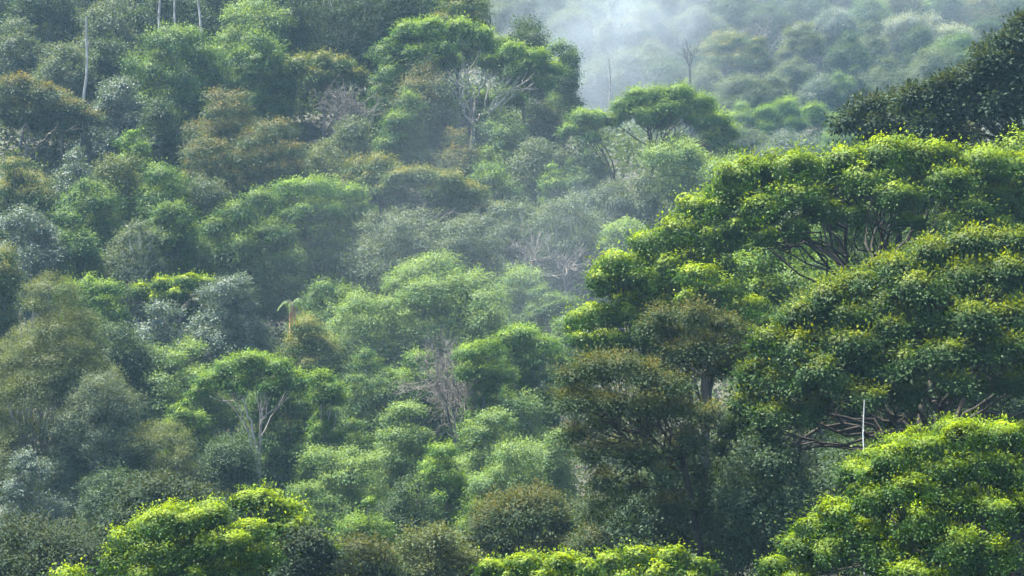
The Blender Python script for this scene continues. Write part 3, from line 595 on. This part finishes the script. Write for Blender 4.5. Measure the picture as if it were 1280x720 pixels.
def build_trunk(r, base, cc, rg):
    """trunk, limbs and boughs reaching into every leaf mass; crown foot at z = 0, base is the trunk's foot"""
    tb = Tubes(); R, H = r['R'], r['H']
    fk = H*r.get('fk', .05)
    if fk < 0: fk = max(fk, base[2]*.8)
    fork = np.array([rg.normal()*R*.06, rg.normal()*R*.06, fk])
    if r.get('fork'):
        q = PX(*r['fork'], r['d'])-r['p']; fork = np.array([q[0], 0, max(q[2]+H, base[2]+.6)]); base = base+np.array([q[0]+.3, 0, 0])
        base[2] = min(base[2], fork[2]-.5)
    r0 = .016*R+.008*(H-base[2])
    bend = (base+fork)/2+np.array([rg.normal(), rg.normal(), 0])*R*.08
    pts = bez(base, bend, fork, 7); tb.add(pts, np.linspace(r0*1.15, r0*.75, 7)*np.array([1.35, 1.05, 1, 1, 1, 1, 1]), 8)
    nl = int(np.clip(len(cc)//4, 4, 14)) if r['kind'] != 'white_branched_tree' else 4
    az = np.arctan2(cc[:, 1], cc[:, 0])+rg.normal()*.2
    order = np.argsort(az); groups = np.array_split(order, nl)
    for gi in groups:
        if len(gi) == 0: continue
        m = cc[gi].mean(0)*np.array([.72, .72, .8])
        low = fork+(base-fork)*rg.uniform(0, .22)
        ctl = low+(m-low)*np.array([.30, .30, .62])+np.array([rg.normal()*.06*R, rg.normal()*.06*R, 0])
        lim = bez(low, ctl, m, 10); lim[1:-1] += rg.normal(size=(8, 3))*.022*R
        tb.add(lim, np.linspace(r0*.52, r0*.2, 10)*rg.uniform(.7, 1.15), 6)
        for ci in gi:
            t0 = int(rg.integers(3, 9)); s = lim[t0]; e = cc[ci]*np.array([.97, .97, 1])
            md = (s+e)/2+np.array([rg.normal()*.05*R, rg.normal()*.05*R, -.05*H])
            b = bez(s, md, e, 6); b[1:-1] += rg.normal(size=(4, 3))*.02*R; tb.add(b, np.linspace(r0*.24, r0*.08, 6), 5)
            for _ in range(3):
                q = b[int(rg.integers(2, 5))]; en = e+sph(1, rg)[0]*np.array([1, 1, .6])*R*.16
                tb.add(bez(q, (q+en)/2+np.array([0, 0, -.02*R]), en, 4), np.linspace(r0*.12, r0*.04, 4), 4)
    return tb.mesh('trunk', BARK[r.get('bark', 'dark' if r['g'] != B else 'grey')])

def dead_meshes(r, base, rg):
    tb = Tubes(); tw = Tubes(); R, H = r['R'], r['H']; mat = BARK[r['bark']]
    fork = np.array([0, 0, H*.12]); r0 = .013*(H-base[2])
    tb.add(bez(base, (base+fork)/2+np.array([.3, 0, 0]), fork, 6), np.linspace(r0*1.2, r0*.8, 6), 7)
    def grow(p, dr, ln, rad, lv):
        e = p+dr*ln; md = (p+e)/2+rg.normal(size=3)*ln*.12
        b = bez(p, md, e, 5); (tb if lv < 2 or r['w'] < 70 else tw).add(b, np.linspace(rad, rad*.55, 5), 5 if lv < 2 else 4)
        if lv >= 2+(r['w'] > 60)+(r['w'] > 80): return
        for _ in range(4 if lv < 3 else 3):
            q = b[int(rg.integers(2, 5))]
            grow(q, nrm(dr*.7+rg.normal(size=3)*.62+UP*.18), ln*rg.uniform(.55, .8), max(rad*.5, .014*r['d']/127), lv+1)
    for k in range(5):
        a = k*1.257+rg.normal()*.3; s = .55*R/H
        grow(fork, nrm(np.array([math.cos(a)*s*1.4, math.sin(a)*s*1.4, .8])), H*.36, r0*.55, 0)
    return tb.mesh('trunk', mat), (tw.mesh('twigs', mat) if tw.v else None)

def empty(name, loc):
    o = bpy.data.objects.new(name, None); C.objects.link(o); o.location = loc; o.empty_display_size = 1; return o
def part(name, me, parent, loc=(0, 0, 0)):
    o = bpy.data.objects.new(name, me); C.objects.link(o); o.parent = parent; o.location = loc; return o

CAT = {'dead_tree': 'dead tree', 'palm_tree': 'palm', 'bare_trunk': 'dead trunk', 'domed_shrub': 'shrub', 'leafy_shrub': 'shrub'}
nleaf = 0
for i, r in enumerate(ROWS):
    rg = np.random.default_rng(100+i)
    x, y, zt = r['p']; gz = float(ground_z(x, y)[0])-.3
    if r['habit'] == 'pole':
        gz = min(gz, zt-2)
        foot = PX(r['cx'], r['bot'], r['d']); 
        gz = min(gz, foot[2]-1)
        h = zt-gz; k = 12; zz = np.linspace(0, h, k)
        wob = np.cumsum(rg.normal(size=(k, 2)), 0)*h*(.004 if r['g'] == A else .011)
        rad = r['w']/F*r['d']*.17
        tb = Tubes(); tb.add(np.stack([wob[:, 0], wob[:, 1], zz], -1), np.linspace(rad*1.3, rad*.7, k), 7)
        t1 = Tubes()
        for _ in range(1):
            q = int(rg.integers(7, 11)); p0 = np.array([wob[q, 0], wob[q, 1], zz[q]]); a = rg.random()*6.28
            t1.add(bez(p0, p0+np.array([math.cos(a)*.3, math.sin(a)*.3, .2])*rad*8, p0+np.array([math.cos(a)*.5, math.sin(a)*.5, .7])*rad*9, 4), np.linspace(rad*.35, rad*.12, 4), 4)
        root = empty(r['kind'], (x, y, gz))
        part('trunk', tb.mesh('trunk', BARK[r['bark']]), root); part('branch_stub', t1.mesh('branch_stub', BARK[r['bark']]), root)
    elif r['habit'] == 'palm':
        foot = PX(r['cx'], 400, r['d']); gz = min(gz, foot[2]-1.5); root = empty('palm_tree', (x, y, gz))
        h = zt-gz-1.2; tb = Tubes()
        tb.add(np.stack([np.linspace(0, .1, 8), np.zeros(8), np.linspace(0, h, 8)], -1), np.linspace(.30, .22, 8), 8)
        part('trunk', tb.mesh('trunk', BARK['orange']), root)
        P, D, N = [], [], []; rb = Tubes()
        for k in range(7):
            a = k*2.4; up = .25+.8*rg.random(); tip = np.array([math.cos(a)*.95, math.sin(a)*.95, up*1.1-.9])
            p = bez(np.zeros(3), np.array([math.cos(a)*.4, math.sin(a)*.4, up*1.1]), tip, 14); rb.add(p, np.linspace(.025, .01, 14), 4)
            s = nrm(np.cross(tip, UP))
            for q in p[2:]:
                for sg in (-1, 1):
                    for jj in range(2):
                        P.append(q); D.append(s*sg+nrm(tip)*.5-UP*.5+rg.normal(size=3)*.1); N.append(UP+rg.normal(size=3)*.2)
        P = np.array(P); m = len(P)
        fr = part('fronds', leaves('fronds', P, np.array(D), nrm(np.array(N)), np.full(m, .42), np.full(m, .07), rg.random(m)*.5, LEAF['green']), root, (.1, 0, h))
        part('frond_stalks', rb.mesh('frond_stalks', BARK['grey']), fr)
    elif r['habit'] == 'dead':
        zc = zt-r['H']; root = empty(r['kind'], (x, y, gz)); base = np.array([0, 0, gz-zc])
        if base[2] > -.5: base[2] = -.5
        a, b = dead_meshes(r, base, rg); t = part('trunk', a, root, (0, 0, zc-gz)); (part('twigs', b, t) if b else None)
    else:
        zc = zt-r['H']
        root = empty(r['kind'], (x, y, gz))
        me, cc = build_crown(r, rg); nleaf += len(me.polygons)
        base = np.array([rg.normal()*.15*r['R'], rg.normal()*.15*r['R'], min(gz-zc, -.3)])
        if 'leaning trunk' in r['label']: base[:2] = (1.3, -.4)
        part('trunk', build_trunk(r, base, cc, rg), root, (0, 0, zc-gz)); part('crown', me, root, (0, 0, zc-gz))
        if gz-zc > r['H']*.5: print('BURIED', r['label'], round(gz-zc, 1), round(r['H'], 1))
    root['label'] = r['label']; root['category'] = CAT.get(r['kind'], 'tree'); root['group'] = r['g']
print('leaves', nleaf, 'trees', len(ROWS))

# ------------------------------------------------------------------ undergrowth: one mass of low leaves over the ground
def undergrowth():
    rg = np.random.default_rng(5)
    n = 22000
    d = 50*(370/50)**rg.random(n); x = (rg.random(n)*2-1)*(.34*d+14)
    z = ground_z(x, d); s = .9+d*.0035
    k = 34
    g = nrm(rg.normal(size=(n, k, 3))); g[..., 2] = np.abs(g[..., 2])
    P = np.stack([x, d, z-.1], -1)[:, None]+g*s[:, None, None]*rg.uniform(.6, 1.2, (n, k, 1))*np.array([1.1, 1.1, 1.3])
    D = nrm(g+rg.normal(size=g.shape)*.5-UP*.2); N = nrm(g*.4+UP*.8+rg.normal(size=g.shape)*.4)
    L = (6.0/F*d)[:, None]*rg.uniform(.7, 1.4, (n, k)); m = n*k
    me = leaves('undergrowth', P.reshape(m, 3), D.reshape(m, 3), N.reshape(m, 3), L.ravel(), (L*.5).ravel(), rg.random(m)*.8, LEAF['under'])
    o = bpy.data.objects.new('undergrowth', me); C.objects.link(o); o['kind'] = 'stuff'
    o['label'] = 'dark leafy undergrowth covering the forest floor'; o['category'] = 'undergrowth'
undergrowth()

# ------------------------------------------------------------------ air
def volume_mat(name, color, density, aniso=0.3):
    m, n, l = new_mat(name)
    out = n.new('ShaderNodeOutputMaterial'); pv = n.new('ShaderNodeVolumePrincipled')
    pv.inputs['Color'].default_value = (*color, 1); pv.inputs['Density'].default_value = density; pv.inputs['Anisotropy'].default_value = aniso
    l.new(pv.outputs[0], out.inputs['Volume']); return m

def haze_box():
    me_t = bpy.data.objects['terrain'].data
    co = np.empty(len(me_t.vertices)*3, np.float32); me_t.vertices.foreach_get('co', co)
    co = co.reshape(-1, 3); lo, hi = co.min(0)-1, co.max(0)+np.array([1, 1, 30])
    v = np.array([[a, b, c] for a in (lo[0], hi[0]) for b in (lo[1], hi[1]) for c in (lo[2], hi[2])])
    f = np.array([[0, 1, 3, 2], [4, 6, 7, 5], [0, 4, 5, 1], [2, 3, 7, 6], [0, 2, 6, 4], [1, 5, 7, 3]])
    o = bpy.data.objects.new('haze', mesh_np('haze', v, [f], volume_mat('haze_air', (.42, .72, 1.0), HAZE, 0.0)))
    C.objects.link(o); o['kind'] = 'stuff'; o['label'] = 'thin bluish haze filling the valley air'; o['category'] = 'haze'

HAZE = 0.00017
haze_box()

def mist_mat(name, color, dens):
    """thick in the middle, thinning to nothing at the rim, with wisps"""
    m, n, l = new_mat(name)
    out = n.new('ShaderNodeOutputMaterial'); pv = n.new('ShaderNodeVolumePrincipled')
    pv.inputs['Color'].default_value = (*color, 1); pv.inputs['Anisotropy'].default_value = 0.0
    tc = n.new('ShaderNodeTexCoord'); ln = n.new('ShaderNodeVectorMath'); ln.operation = 'LENGTH'
    l.new(tc.outputs['Object'], ln.inputs[0])
    mr = n.new('ShaderNodeMapRange'); mr.interpolation_type = 'SMOOTHSTEP'
    mr.inputs['From Min'].default_value = 0.95; mr.inputs['From Max'].default_value = 0.0
    mr.inputs['To Min'].default_value = 0.0; mr.inputs['To Max'].default_value = dens
    l.new(ln.outputs['Value'], mr.inputs['Value'])
    nz = n.new('ShaderNodeTexNoise'); nz.inputs['Scale'].default_value = 3.2; nz.inputs['Detail'].default_value = 4
    l.new(tc.outputs['Object'], nz.inputs['Vector'])
    nr = n.new('ShaderNodeMapRange'); nr.inputs['From Min'].default_value = .35; nr.inputs['From Max'].default_value = .65; nr.inputs['To Min'].default_value = .12; nr.inputs['To Max'].default_value = 1.9
    l.new(nz.outputs['Fac'], nr.inputs['Value'])
    mu = n.new('ShaderNodeMath'); mu.operation = 'MULTIPLY'; l.new(mr.outputs[0], mu.inputs[0]); l.new(nr.outputs[0], mu.inputs[1])
    l.new(mu.outputs[0], pv.inputs['Density']); l.new(pv.outputs[0], out.inputs['Volume']); return m

def mist(px, py, d, rad, dens, label):
    import bmesh
    bm = bmesh.new(); bmesh.ops.create_icosphere(bm, subdivisions=3, radius=1)
    me = bpy.data.meshes.new('mist'); bm.to_mesh(me); bm.free(); me.materials.append(mist_mat('mist_air', (.72, .86, 1.0), dens))
    o = bpy.data.objects.new('mist', me); C.objects.link(o); o.location = PX(px, py, d); o.scale = rad
    o['kind'] = 'stuff'; o['label'] = label; o['category'] = 'mist'
mist(765, 40, 262, (22, 50, 26), .0038, 'bright mist bank standing in the gap between the hills')
mist(930, 30, 330, (80, 75, 40), .0014, 'faint blue mist veiling the far slope')
mist(640, 400, 150, (28, 40, 26), .0013, 'thin mist drifting down the gully beside the brown-tinged tree')
